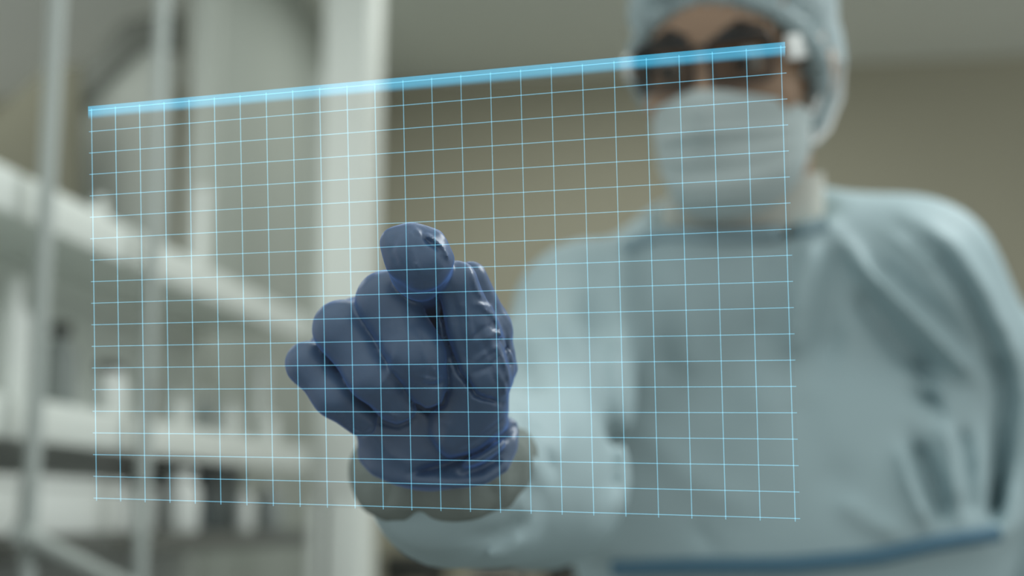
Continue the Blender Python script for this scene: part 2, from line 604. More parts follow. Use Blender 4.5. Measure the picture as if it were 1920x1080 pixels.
# counter behind the person
ctr = empty('counter', (0.1, 4.5, 0.0), 'pale counter along the brown back wall behind the person', 'counter')
bm = bmesh.new()
add_box(bm, (-0.9, -0.33, 0.93), (1.4, 0.35, 0.97), 0.004)
bm_obj('worktop', bm, mat('warm_grey_top', (0.46, 0.44, 0.40), 0.5), ctr, True)
for k in range(4):
    bm = bmesh.new()
    add_box(bm, (-0.88 + k * 0.57, -0.30, 0.08), (-0.88 + k * 0.57 + 0.555, -0.28, 0.92), 0.003)
    bm_obj('door', bm, M_board, ctr, True)
bm = bmesh.new()
add_box(bm, (-0.88, -0.28, 0.0), (1.38, 0.35, 0.93))
bm_obj('carcass', bm, M_board, ctr)


def instrument(px0, px1, y, h, m, label):
    a, b = on_y(px0, 1040, y), on_y(px1, 1040, y)
    o = empty('instrument', ((a[0] + b[0]) / 2, y, 0.97), label, 'instrument')
    w = (b[0] - a[0]) / 2
    bm = bmesh.new()
    add_box(bm, (-w, 0, 0.015), (w, 0.18, h), 0.01)
    bm_obj('housing', bm, m, o, True)
    bm = bmesh.new()
    add_box(bm, (-w * 0.7, -0.008, h * 0.45), (w * 0.7, 0.002, h * 0.85), 0.003)
    bm_obj('display', bm, M_dark, o, True)
    for sx in (-0.7, 0.7):
        for yy in (0.03, 0.15):
            bm = bmesh.new()
            add_lathe(bm, [(0.01, 0), (0.012, 0.016)], (w * sx, yy, 0), 10)
            bm_obj('foot', bm, M_dark, o)
    return o


instrument(716, 822, 4.32, 0.10, M_dark, 'black instrument box on the counter right of the column')
instrument(1018, 1110, 4.34, 0.17, M_dark, 'black instrument box glimpsed under the raised arm')
instrument(880, 990, 4.40, 0.07, mat('warm_grey_plastic', (0.42, 0.40, 0.36), 0.5), 'low warm grey instrument on the counter below the raised sleeve')

# ------------------------------------------------------------------ glowing grid panel
DP = 0.5325
P_TL, P_TR, P_BR, P_BL = (165, 200), (1472, 79), (1499, 976), (183, 940)
holo = empty('light_panel', at(825, 540, DP), 'clear floating panel with a glowing pale blue grid', 'display')
G_TL, G_TR, G_BR, G_BL = (171.5, 206.5), (1464, 89), (1491, 972), (181, 934)


def hom(src, dst):
    A = []
    for (x, y), (u, v) in zip(src, dst):
        A.append([x, y, 1, 0, 0, 0, -u * x, -u * y]); A.append([0, 0, 0, x, y, 1, -v * x, -v * y])
    h = np.linalg.solve(np.array(A, float), np.array([c for d in dst for c in d], float))
    return np.append(h, 1).reshape(3, 3)


HG = hom([(0, 0), (24, 0), (24, 18), (0, 18)], [G_TL, G_TR, G_BR, G_BL])


def gp(i, j):
    q = HG @ np.array([i, j, 1.0])
    return q[0] / q[2], q[1] / q[2]


def bar(vs, fs, a, b, wid, d=DP, th=0.00012):
    a, b = at(*a, d), at(*b, d)
    t = (b - a) / np.linalg.norm(b - a)
    s = np.cross(FW, t) * wid / 2
    k = len(vs)
    for q in (a, b):
        for e in (FW * -th, FW * th):
            vs.append(q - s + e); vs.append(q + s + e)
    for f in ((0, 1, 3, 2), (4, 6, 7, 5), (0, 4, 5, 1), (2, 3, 7, 6), (0, 2, 6, 4), (1, 5, 7, 3)):
        fs.append([k + i for i in f])


vs, fs = [], []
for i in range(25):
    bar(vs, fs, gp(i, -0.07), gp(i, 18.12), 0.00028)
for j in range(19):
    bar(vs, fs, gp(-0.12, j), gp(24.14, j), 0.00028, DP + 0.0006)
mesh_obj('grid_lines', vs, fs, M_line, holo, smooth=False)
# strip of light along the top edge: full at the top, glow faded out below
n = 12
vs, fs, tk = [], [], []
for j in range(n + 1):
    f = j / n
    for (x, y, hh) in ((165, 199.5, 26.0), (1472, 78.5, 31.0)):
        for e in (-0.0002, 0.0002):
            vs.append(at(x + f * 0.5, y + f * hh, DP + 0.0012 + e))
        g = 1.0 if f < 0.5 else max(0.0, (1 - (f - 0.5) / 0.5))
        tk += [g * g * (3 - 2 * g)] * 2
for j in range(n):
    a, b = 4 * j, 4 * j + 4
    fs += [[a, b, b + 2, a + 2], [a + 1, a + 3, b + 3, b + 1]]
so = mesh_obj('edge_strip', vs, fs, M_strip, holo, smooth=False)
att = so.data.attributes.new('thickness', 'FLOAT', 'POINT')
att.data.foreach_set('value', tk)
vs = []
for e in (-0.0003, 0.0003):
    for q in (P_TL, P_TR, P_BR, P_BL):
        vs.append(at(*q, DP + 0.0022 + e))
mesh_obj('film', vs, [(0, 3, 2, 1), (4, 5, 6, 7), (0, 1, 5, 4), (1, 2, 6, 5), (2, 3, 7, 6), (3, 0, 4, 7)], M_film, holo, smooth=False)

# ------------------------------------------------------------------ person
# head frame: x to the person's left (right in the photo), y out of the face, z up
EYE = at(1327, 122, 1.165)
toc = (CAM - EYE) / np.linalg.norm(CAM - EYE)
r0 = RT - toc * (RT @ toc); r0 /= np.linalg.norm(r0)
u0 = np.cross(toc, r0) * -1
u0 = np.cross(r0, -toc) if (np.cross(r0, -toc) @ UP) > 0 else -np.cross(r0, -toc)


def rot(v, ax, a):
    return v * math.cos(a) + np.cross(ax, v) * math.sin(a) + ax * (ax @ v) * (1 - math.cos(a))


roll = math.radians(7)
hx, hz = r0 * math.cos(roll) + u0 * math.sin(roll), u0 * math.cos(roll) - r0 * math.sin(roll)
hy = toc
yw = math.radians(-17)
if rot(hy, hz, yw) @ RT > 0: yw = -yw
hx, hy = rot(hx, hz, yw), rot(hy, hz, yw)
HM = np.array([hx, hy, hz])
HO = EYE - hy * 0.082


def hd(x, y, z):
    return HO + hx * x + hy * y + hz * z


def a3(x, y, d): return at(x, y, d)


SH_R, EL_R, WR_R = a3(1090, 598, 1.24), a3(1005, 905, 0.95), a3(818, 862, 0.668)
SH_L, EL_L = a3(1705, 538, 1.31), a3(1925, 850, 1.40)
WR_L = EL_L + np.array([-0.05, -0.03, -0.25])
CH, WA = a3(1405, 560, 1.33), a3(1478, 1030, 1.33)
HIP = np.array([0.07, 1.36, 0.93])
BF = -FW * 0.98 + RT * -0.2; BF[2] = 0; BF /= np.linalg.norm(BF)      # the way the chest faces
NK = a3(1395, 400, 1.27)

# ---- body: head, neck, trunk, arms, legs as one skin
B = Field((-0.40, 0.55, -0.005), (0.62, 1.62, 1.76), 0.0065)
B.add(B.ell(hd(0, -0.008, 0.032), HM, (0.074, 0.094, 0.088)))
B.add(B.ell(hd(0, 0.022, -0.045), HM, (0.060, 0.066, 0.068)), 0.03)
B.add(B.cone(hd(0, 0.045, -0.075), hd(0, 0.066, -0.105), 0.034, 0.020), 0.02)
B.add(B.cone(hd(0, 0.080, 0.002), hd(0, 0.102, -0.036), 0.009, 0.013), 0.012)
B.add(B.cone(hd(-0.04, 0.068, 0.020), hd(0.04, 0.068, 0.020), 0.010, 0.010), 0.015)
for s in (-1, 1):
    B.add(B.ell(hd(s * 0.075, -0.008, -0.012), HM, (0.010, 0.018, 0.030)), 0.006)
    B.add(B.ell(hd(s * 0.045, 0.060, -0.030), HM, (0.020, 0.016, 0.018)), 0.02)
B.add(B.cone(hd(0, -0.03, -0.06), a3(1396, 430, 1.31), 0.055, 0.056), 0.02)
B.add(B.cone(CH - BF * 0.015, WA, 0.105, 0.115, (BF, 0.7)), 0.04)
B.add(B.cone(WA, HIP, 0.125, 0.15, (BF, 0.75)), 0.05)
B.add(B.cone(SH_R - BF * 0.01, a3(1400, 510, 1.34), 0.036, 0.050), 0.03)
B.add(B.cone(SH_L - BF * 0.01, a3(1400, 510, 1.34), 0.046, 0.050), 0.04)
for sh, el, wr in ((SH_R, EL_R, WR_R), (SH_L, EL_L, WR_L)):
    B.add(B.cone(sh - BF * 0.015, el, 0.030, 0.027), 0.03)
    B.add(B.cone(el, wr, 0.028, 0.014), 0.02)
B.add(B.cone(WR_R, a3(805, 790, 0.640), 0.013, 0.012), 0.006)
B.add(B.cone(a3(805, 790, 0.640), a3(800, 730, 0.628), 0.012, 0.012), 0.006)
wl = WR_L
B.add(B.cone(wl, wl + np.array([0.0, -0.01, -0.10]), 0.024, 0.028, (RT, 0.5)), 0.02)
for q in range(4):
    o_ = BF * (0.03 - 0.02 * q)
    B.add(B.cone(wl + o_ + np.array([0, 0, -0.09]), wl + o_ + np.array([0, -0.015, -0.175 + 0.008 * abs(q - 1.3)]), 0.0095, 0.008), 0.004)
B.add(B.cone(wl + BF * 0.02 + np.array([0, 0, -0.04]), wl + BF * 0.06 + np.array([0, 0, -0.10]), 0.012, 0.009), 0.008)
SD = np.cross(BF, [0, 0, 1.0])
for s in (-1, 1):
    hp = HIP + SD * 0.085 * s
    kn = np.array([hp[0], hp[1], 0.48]) + BF * 0.01
    an = np.array([hp[0], hp[1], 0.08])
    B.add(B.cone(hp, kn, 0.085, 0.058), 0.04)
    B.add(B.cone(kn, an, 0.056, 0.04), 0.03)
    B.add(B.cone(an - BF * 0.03 + np.array([0, 0, -0.035]), an + BF * 0.15 + np.array([0, 0, -0.05]), 0.042, 0.030), 0.03)
v, f = B.mesh()
person = mesh_obj('person', v, f, M_skin)
smooth_mod(person, 3)
tag(person, 'masked person in pale blue gown, cap and blue glove pointing at the glowing grid', 'person')

# trousers and shoes, mostly out of the frame
T = Field((-0.2, 1.05, -0.004), (0.40, 1.65, 1.0), 0.008)
for s in (-1, 1):
    hp = HIP + SD * 0.085 * s
    kn = np.array([hp[0], hp[1], 0.48]) + BF * 0.01
    an = np.array([hp[0], hp[1], 0.10])
    T.add(T.cone(hp, kn, 0.10, 0.075), 0.04)
    T.add(T.cone(kn, an, 0.075, 0.065), 0.03)
v, f = T.mesh()
smooth_mod(mesh_obj('trousers', v, f, M_trouser, person), 3)
for s in (-1, 1):
    an = np.array([*(HIP + SD * 0.085 * s)[:2], 0.045])
    T = Field(an - 0.24, an + 0.24, 0.006)
    T.add(T.cone(an - BF * 0.035, an + BF * 0.16, 0.050, 0.042), 0)
    T.cut((T.Z - 0.001 + 0 * T.X + 0 * T.Y).astype(np.float32))
    v, f = T.mesh()
    smooth_mod(mesh_obj('shoe', v, f, M_temple, person), 2)

for s in (-1, 1):
    bm = bmesh.new()
    bmesh.ops.create_uvsphere(bm, u_segments=20, v_segments=12, radius=0.0125)
    c = hd(s * 0.032, 0.074, 0.0)
    for q in bm.verts: q.co = q.co + Vector(c)
    bm_obj('eyeball', bm, M_eye, person, True)
    bm = bmesh.new()
    bmesh.ops.create_uvsphere(bm, u_segments=16, v_segments=10, radius=0.0065)
    c = hd(s * 0.032 - 0.002, 0.0815, -0.001)
    for q in bm.verts: q.co = q.co + Vector(c)
    bm_obj('iris', bm, M_frame, person, True)
    bm = bmesh.new()
    add_tube(bm, [hd(s * x, y, z) for x, y, z in ((0.014, 0.084, 0.022), (0.03, 0.083, 0.029), (0.048, 0.072, 0.025))], [0.004, 0.005, 0.002], 8)
    bm_obj('eyebrow', bm, M_hair, person, True)

# ---- gown
G = Field((-0.30, 0.60, 0.42), (0.58, 1.62, 1.56), 0.0052)
G.add(G.cone(a3(1405, 610, 1.335), a3(1475, 960, 1.325), 0.132, 0.205, (BF, 0.66)))
G.add(G.cone(a3(1475, 960, 1.325), a3(1478, 1030, 1.33), 0.205, 0.172, (BF, 0.70)), 0.02)
SK = np.array([0.08, 1.38, 0.55])
G.add(G.cone(a3(1478, 1055, 1.33), SK, 0.172, 0.27, (BF, 0.72)), 0.012)
G.add(G.cone(a3(1130, 582, 1.26), a3(1330, 525, 1.30), 0.060, 0.066), 0.06)
G.add(G.cone(a3(1330, 525, 1.30), a3(1500, 535, 1.31), 0.066, 0.070), 0.05)
G.add(G.cone(a3(1500, 535, 1.31), a3(1700, 530, 1.31), 0.070, 0.066), 0.05)
G.add(G.cone(a3(1705, 540, 1.31), a3(1860, 770, 1.36), 0.074, 0.078), 0.05)       # left sleeve
G.add(G.cone(a3(1860, 760, 1.36), EL_L + np.array([0, 0, -0.15]), 0.078, 0.062), 0.04)
G.add(G.cone(EL_L + np.array([0, 0, -0.15]), WR_L, 0.062, 0.045), 0.03)
# right sleeve, reaching to the camera
G.add(G.cone(a3(1085, 592, 1.235), a3(1042, 745, 1.105), 0.057, 0.053), 0.04)
G.add(G.cone(a3(1042, 745, 1.105), a3(1003, 893, 0.97), 0.053, 0.052), 0.04)
G.add(G.cone(a3(1005, 893, 0.97), a3(850, 900, 0.72), 0.060, 0.043), 0.03)
G.add(G.cone(a3(850, 900, 0.72), a3(828, 900, 0.690), 0.043, 0.038), 0.01)
G.add(G.cone(a3(1195, 640, 1.285), a3(1195, 900, 1.28), 0.052, 0.056), 0.05)
# neck opening
G.cut(G.cone(a3(1382, 347, 1.255), a3(1382, 200, 1.265), 0.057, 0.085, (RT, 1.7)), 0.008)

folds = [  # line, width px, amplitude m
    ([(1560, 425), (1640, 520), (1720, 600), (1790, 670), (1832, 712)], 15, 0.012),
    ([(1590, 530), (1680, 640), (1770, 730)], 26, -0.010),
    ([(1610, 470), (1700, 540), (1790, 620), (1840, 680)], 14, -0.007),
    ([(1700, 405), (1790, 460), (1850, 550), (1890, 640), (1905, 720)], 16, 0.010),
    ([(1740, 460), (1800, 530), (1850, 630), (1870, 730)], 16, -0.009),
    ([(1660, 430), (1740, 500), (1810, 590)], 12, 0.005),
    ([(1112, 520), (1118, 640), (1130, 760), (1145, 880), (1140, 960)], 24, -0.010),
    ([(1160, 470), (1165, 560), (1175, 680)], 18, 0.006),
    ([(1208, 490), (1225, 600), (1250, 720)], 20, -0.005),
    ([(1260, 480), (1290, 600), (1300, 720)], 22, 0.005),
    ([(1530, 440), (1505, 540), (1490, 690)], 22, 0.008),
    ([(1575, 450), (1560, 560), (1545, 700)], 28, -0.007),
    ([(1450, 470), (1440, 560), (1420, 660)], 22, -0.004),
    ([(1685, 830), (1705, 910), (1745, 1000)], 11, 0.010),
    ([(1712, 820), (1742, 890), (1775, 985)], 17, -0.018),
    ([(1762, 780), (1790, 860), (1800, 960)], 14, 0.007),
    ([(1800, 790), (1815, 880), (1818, 980)], 14, -0.008),
    ([(1690, 700), (1740, 720), (1775, 745)], 12, 0.006),
    ([(1700, 735), (1745, 750), (1780, 790)], 10, -0.006),
    ([(1720, 660), (1730, 720), (1750, 770)], 14, -0.006),
    ([(1880, 640), (1885, 760), (1870, 900), (1855, 1000)], 16, -0.020),
    ([(1180, 790), (1300, 900), (1420, 960)], 30, 0.004),
    ([(1480, 740), (1520, 830), (1600, 960)], 40, -0.005),
    ([(1380, 700), (1500, 800), (1560, 900)], 40, 0.004),
    ([(1560, 930), (1640, 980), (1700, 1010)], 20, 0.005),
    ([(1300, 980), (1330, 1020), (1350, 1045)], 14, -0.004),
    ([(955, 770), (985, 840), (1012, 900)], 14, 0.009), ([(985, 770), (1015, 840), (1040, 900)], 12, -0.005),
    ([(1040, 700), (1060, 800), (1065, 880)], 18, 0.003),
    ([(960, 640), (985, 700), (1000, 760)], 16, -0.004),
    ([(1010, 600), (1060, 660), (1090, 720)], 18, -0.004),
    ([(860, 1010), (940, 1000), (1000, 960)], 12, -0.004),
    ([(900, 1045), (960, 1035), (1010, 1000)], 10, 0.004),
    ([(960, 930), (985, 960), (1020, 980)], 12, 0.003),
    ([(1000, 900), (1020, 950), (1010, 1010)], 16, -0.003),
]


def gown_disp(P):
    u, v, d = proj(P)
    out = np.zeros(len(P))
    for l, w, a in folds:
        out += ridge(u, v, l, w, a * (1.5 if l[0][0] > 1400 else 1.1))
    out += 0.0022 * waves(P * np.array([1, 1, 0.55]), 26, 3)
    z = P[:, 2]
    sk = np.clip((1.12 - z) / 0.4, 0, 1)
    ang = np.arctan2(P[:, 1] - SK[1], P[:, 0] - SK[0])
    out += sk * 0.018 * np.sin(ang * 11 + 1.2 * np.sin(ang * 3))
    return np.clip(out, -0.022, 0.022)


G.displace(gown_disp, 0.045)
v, f = G.mesh()
gown = mesh_obj('gown', v, f, M_gown, person)
smooth_mod(gown, 3)


def surface_line(field, pts, lift=0.002, n=10):
    """lay a line on the skin of a field, seen from the camera side"""
    out = []
    P = []
    for (x0, y0), (x1, y1) in zip(pts, pts[1:]):
        for k in range(n):
            P.append((x0 + (x1 - x0) * k / n, y0 + (y1 - y0) * k / n))
    P.append(pts[-1])
    for x, y in P:
        hit = None
        for d in np.arange(0.6, 1.6, 0.002):
            q = (at(x, y, d) - field.lo) / field.h
            i = np.round(q).astype(int)
            if (i < 0).any() or (i >= field.n).any(): continue
            if field.d[i[0], i[1], i[2]] < lift:
                hit = at(x, y, d); break
        if hit is not None: out.append(hit)
    return out


def band(name, pts, half, th, m, parent, taperpts=None):
    """cloth tape: flat oval tube following the line"""
    bm = bmesh.new()
    pts = [Vector(p) for p in pts]
    # light smoothing
    for _ in range(3):
        pts = [pts[0]] + [(pts[i - 1] + pts[i] * 2 + pts[i + 1]) / 4 for i in range(1, len(pts) - 1)] + [pts[-1]]
    rings = []
    for i, p in enumerate(pts):
        t = (pts[min(i + 1, len(pts) - 1)] - pts[max(i - 1, 0)]).normalized()
        nrm = (Vector(CAM) - p).normalized()
        s = t.cross(nrm).normalized(); nn = s.cross(t)
        rings.append([bm.verts.new(p + s * half * math.cos(a) + nn * th * math.sin(a)) for a in [2 * math.pi * k / 12 for k in range(12)]])
    for a, b in zip(rings, rings[1:]):
        for k in range(12): bm.faces.new((a[k], a[(k + 1) % 12], b[(k + 1) % 12], b[k]))
    bm.faces.new(list(reversed(rings[0]))); bm.faces.new(rings[-1])
    return bm_obj(name, bm, m, parent, True)


tie = surface_line(G, [(1150, 1066), (1300, 1062), (1480, 1060), (1640, 1045), (1760, 1018), (1872, 1000)], 0.004)
tag(band('waist_tie', tie, 0.007, 0.004, M_trim, gown), 'blue waist tie')
nk = surface_line(G, [(1175, 462), (1230, 438), (1300, 440), (1390, 440), (1480, 436), (1550, 418)], 0.004)
band('neck_binding', nk, 0.006, 0.003, mat('pale_blue_binding', (0.30, 0.42, 0.47), 0.7), gown)

# cuff of the right sleeve: gathered knit, two lobes, shade painted into its grey
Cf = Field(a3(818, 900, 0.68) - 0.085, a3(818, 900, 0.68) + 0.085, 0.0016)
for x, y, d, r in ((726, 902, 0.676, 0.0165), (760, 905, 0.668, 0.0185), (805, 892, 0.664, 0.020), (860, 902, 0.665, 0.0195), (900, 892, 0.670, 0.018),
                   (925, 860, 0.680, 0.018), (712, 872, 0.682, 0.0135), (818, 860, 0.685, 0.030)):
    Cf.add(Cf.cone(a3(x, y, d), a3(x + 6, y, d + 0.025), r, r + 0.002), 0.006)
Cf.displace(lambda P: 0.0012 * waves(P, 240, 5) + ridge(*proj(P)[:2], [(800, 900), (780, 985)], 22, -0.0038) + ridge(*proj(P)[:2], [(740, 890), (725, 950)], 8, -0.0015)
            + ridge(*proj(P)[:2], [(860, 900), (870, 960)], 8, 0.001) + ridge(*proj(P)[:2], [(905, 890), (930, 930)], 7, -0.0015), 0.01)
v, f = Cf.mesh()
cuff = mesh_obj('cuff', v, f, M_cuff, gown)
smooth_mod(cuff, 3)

# ---- cream collar round the neck
bm = bmesh.new()
rings = []
na = NK + UP * 0.045
for k, (t, r) in enumerate(((0.0, 0.083), (0.3, 0.077), (0.65, 0.072), (1.0, 0.070), (1.0, 0.066), (0.3, 0.068))):
    c = a3(1388, 462, 1.325) * (1 - t) + a3(1392, 352, 1.262) * t
    ax = (a3(1392, 352, 1.262) - a3(1388, 462, 1.325)); ax /= np.linalg.norm(ax)
    e1 = RT; e2 = FW; ax = UP
    ring = []
    for q in range(48):
        a = 2 * math.pi * q / 48
        rr = r * (1 + 0.018 * math.sin(a * 7 + k) * t)
        dz = 0.012 * t * math.cos(a) * 1.0
        ring.append(bm.verts.new(c + e1 * rr * math.cos(a) + e2 * rr * 0.92 * math.sin(a) + ax * dz))
    rings.append(ring)
for a, b in zip(rings, rings[1:]):
    for k in range(48): bm.faces.new((a[k], a[(k + 1) % 48], b[(k + 1) % 48], b[k]))
bmesh.ops.recalc_face_normals(bm, faces=bm.faces)
bm_obj('collar', bm, M_coll, person, True)

# ---- cap
K = Field(hd(0, -0.03, 0.03) - 0.20, hd(0, -0.03, 0.03) + 0.20, 0.0032)
K.add(K.ell(hd(-0.002, -0.018, 0.052), HM, (0.085, 0.108, 0.114)))
K.add(K.ell(hd(0.043, -0.045, -0.012), HM, (0.035, 0.052, 0.062)), 0.03)
K.add(K.ell(hd(-0.052, -0.045, 0.0), HM, (0.036, 0.052, 0.055)), 0.03)


def plane(F_, p, n):
    n = n / np.linalg.norm(n)
    return ((F_.X - p[0]) * n[0] + (F_.Y - p[1]) * n[1] + (F_.Z - p[2]) * n[2]).astype(np.float32)


p0, p1 = np.array([0, 0.078, 0.056]), np.array([0, -0.022, -0.075])
dv = p1 - p0
pn = np.array([0, -dv[2], dv[1]]); pn /= np.linalg.norm(pn)
if pn[1] < 0: pn = -pn
PN = hx * pn[0] + hy * pn[1] + hz * pn[2]
PC = hd(*((p0 + p1) / 2))
K.cut(-plane(K, PC, PN))


def cap_disp(P):
    q = (P - PC)
    a = np.arctan2(q @ hx, q @ np.cross(PN, hx))
    dep = np.clip((-(q @ PN)) / 0.08, 0, 1)
    return 0.0050 * np.sin(a * 38 + 2 * np.sin(a * 5)) * (1 - dep) + 0.0036 * np.sin(a * 19 + 1.0) * (1 - 0.5 * dep) + 0.0025 * waves(P, 45, 9)


K.displace(cap_disp, 0.012)
# hollow: keep a cloth shell
inner = K.ell(hd(-0.001, -0.020, 0.045), HM, (0.0755, 0.099, 0.096))
K.cut(inner)
v, f = K.mesh()
cap = mesh_obj('surgical_cap', v, f, M_cap, person)
smooth_mod(cap, 2)
# elastic band round the opening: a gathered roll
bm = bmesh.new()
pts = []
d2 = dv / np.linalg.norm(dv)
mid = (p0 + p1) / 2
for k in range(96):
    a = 2 * math.pi * k / 96
    w = 0.079 * math.cos(a); s = 0.080 * math.sin(a)
    lift = 0.0015 * math.sin(a * 40)
    q = np.array([w, mid[1] + d2[1] * s, mid[2] + d2[2] * s]) + pn * lift
    pts.append(hd(*q))
add_tube(bm, pts, [0.0085 + 0.0016 * math.sin(k * 2.6) for k in range(96)], 10, closed=True)
bm_obj('elastic_band', bm, M_cap, cap, True)

# ---- face mask
NS, NT = 49, 37
vs = []
for j in range(NT):
    t = j / (NT - 1)
    for i in range(NS):
        s = -1 + 2 * i / (NS - 1)
        ph = s * math.radians(82)
        ztop = -0.019 - 0.030 * abs(s) ** 1.4
        zbot = -0.128 + 0.052 * abs(s) ** 2.2
        z = ztop + (zbot - ztop) * t
        a = 0.069 - 0.004 * t
        b = 0.086 - 0.012 * t ** 2
        yc = 0.018
        x = a * math.sin(ph)
        y = yc + b * math.cos(ph)
        y += 0.013 * math.exp(-(x / 0.014) ** 2) * math.exp(-((t - 0.15) / 0.28) ** 2)
        y -= 0.02 * max(0, t - 0.8) / 0.2 * math.cos(ph)
        pl_ = 0.0
        for c in (0.30, 0.50, 0.70):
            e = (t - c) / 0.05
            if -1 < e < 1: pl_ += 0.0055 * (1 - abs(e)) * (1 if e > 0 else 0.4)
        y += (pl_ + 0.0012 * math.sin(t * 9 + s * 4)) * math.cos(ph)
        vs.append(hd(x, y, z))
fs = [[j * NS + i, j * NS + i + 1, (j + 1) * NS + i + 1, (j + 1) * NS + i] for j in range(NT - 1) for i in range(NS - 1)]
mask = mesh_obj('face_mask', vs, fs, M_mask, person)
so_ = mask.modifiers.new('solid', 'SOLIDIFY'); so_.thickness = 0.0015
for s in (-1, 1):
    bm = bmesh.new()
    add_tube(bm, [hd(s * x, y, z) for x, y, z in ((0.068, 0.030, -0.052), (0.077, 0.012, -0.030), (0.084, -0.012, -0.004), (0.086, -0.026, -0.014), (0.083, -0.022, -0.04),
                                              (0.076, 0.005, -0.066), (0.067, 0.028, -0.076))], 0.0024, 8)
    bm_obj('ear_loop', bm, M_temple, mask, True)

# ---- glasses
spec_m = bpy.data.materials.new('shade_tinted_lens')
spec_m.use_nodes = True
nt = spec_m.node_tree
pb = nt.nodes['Principled BSDF']
pb.inputs['Roughness'].default_value = 0.05
pb.inputs['Base Color'].default_value = (0.02, 0.02, 0.02, 1)
tr = nt.nodes.new('ShaderNodeBsdfTransparent')
tr.inputs['Color'].default_value = (0.58, 0.56, 0.54, 1)  # tint puts the shade over the eyes into the lens
mx = nt.nodes.new('ShaderNodeMixShader')
mx.inputs[0].default_value = 0.12
nt.links.new(tr.outputs[0], mx.inputs[1]); nt.links.new(pb.outputs[0], mx.inputs[2])
nt.links.new(mx.outputs[0], nt.nodes['Material Output'].inputs['Surface'])

bm = bmesh.new()
for s in (-1, 1):
    loop = []
    for k in range(40):
        a = 2 * math.pi * k / 40
        cx, cz = math.copysign(abs(math.cos(a)) ** 0.36, math.cos(a)), math.copysign(abs(math.sin(a)) ** 0.36, math.sin(a))
        x = s * 0.0325 + 0.0250 * cx; z = 0.001 + 0.0180 * cz
        loop.append(hd(x, 0.101 - 0.22 * abs(x) ** 1.4 * 1.2, z))
    add_tube(bm, loop, [0.0020 + 0.0022 * max(0, math.sin(2 * math.pi * k / 40)) for k in range(40)], 8, closed=True)
add_tube(bm, [hd(-0.009, 0.101, 0.012), hd(0, 0.104, 0.015), hd(0.009, 0.101, 0.012)], 0.0026, 8)
glasses = bm_obj('eyeglasses', bm, M_frame, person, True)
for s in (-1, 1):
    bm = bmesh.new()
    ring = []
    for k in range(40):
        a = 2 * math.pi * k / 40
        cx, cz = math.copysign(abs(math.cos(a)) ** 0.36, math.cos(a)), math.copysign(abs(math.sin(a)) ** 0.36, math.sin(a))
        x = s * 0.0325 + 0.0250 * cx; z = 0.001 + 0.0180 * cz
        ring.append((hd(x, 0.101 - 0.22 * abs(x) ** 1.4 * 1.2, z)))
    c = np.mean(ring, 0) + hy * 0.001
    fr = [bm.verts.new(q) for q in ring]; cv = bm.verts.new(c)
    for k in range(40): bm.faces.new((fr[k], fr[(k + 1) % 40], cv))
    bm_obj('lens', bm, spec_m, glasses, True)
    bm = bmesh.new()
    add_box(bm, (-0.0030, -0.052, -0.010), (0.0030, 0.056, 0.010), 0.002)  # broad white arm, stands in for the glare at the temple
    MW = Matrix([[hx[0], hy[0], hz[0], 0], [hx[1], hy[1], hz[1], 0], [hx[2], hy[2], hz[2], 0], [0, 0, 0, 1]])
    c = hd(s * 0.0755, 0.030, 0.006)
    for q in bm.verts:
        q.co.x += s * -0.10 * max(0, q.co.y) * 1.2
        q.co = MW @ q.co + Vector(c)
    tag(bm_obj('temple', bm, M_temple, glasses, True), 'temple arm, whitened and enlarged as painted glare')

# ---- glove (right hand, index finger pointing at the panel)
L = Field(a3(755, 660, 0.612) - np.array([0.075, 0.085, 0.085]), a3(755, 660, 0.612) + np.array([0.075, 0.085, 0.085]), 0.0009)


def a3(x, y, d): return at(x, y, 0.5465 + (d - 0.5465) * 0.85)


def finger(j, k=0.004):
    """one finger as its own skin, then set crisply against its neighbours"""
    d = None
    for p, q in zip(j, j[1:]):
        c = L.cone(a3(*p[:3]), a3(*q[:3]), p[3] / 1000, q[3] / 1000)
        d = c if d is None else smin(d, c, k)
    return d


palm = None
for p, q in (((748, 640, .630, 19), (795, 815, .642, 19)), ((850, 640, .635, 18), (850, 812, .645, 18)), ((690, 700, .637, 16), (762, 835, .642, 17)),
             ((800, 600, .640, 17), (815, 846, .650, 17)), ((735, 832, .648, 13), (890, 836, .648, 14)), ((720, 600, .650, 14), (800, 570, .650, 15)),
             ((655, 660, .652, 12), (720, 600, .650, 14))):
    c = L.cone(a3(*p[:3]), a3(*q[:3]), p[3] / 1000, q[3] / 1000)
    palm = c if palm is None else smin(palm, c, 0.008)
L.add(palm)
th = finger([(857, 527, .572, 8.2), (876, 608, .585, 10.4), (900, 690, .598, 13), (878, 790, .622, 17.5)], 0.006)
L.add(finger([(745, 550, .625, 6.2), (655, 592, .625, 6), (600, 650, .630, 5)]), 0.004)
L.add(th, 0.0025)
L.add(finger([(882, 522, .592, 7), (918, 612, .604, 8.5), (936, 690, .612, 8)]), 0.0015)
L.add(finger([(790, 575, .645, 13), (792, 545, .600, 11.3), (787, 502, .566, 10.5), (783, 481, .552, 10)]), 0.002)
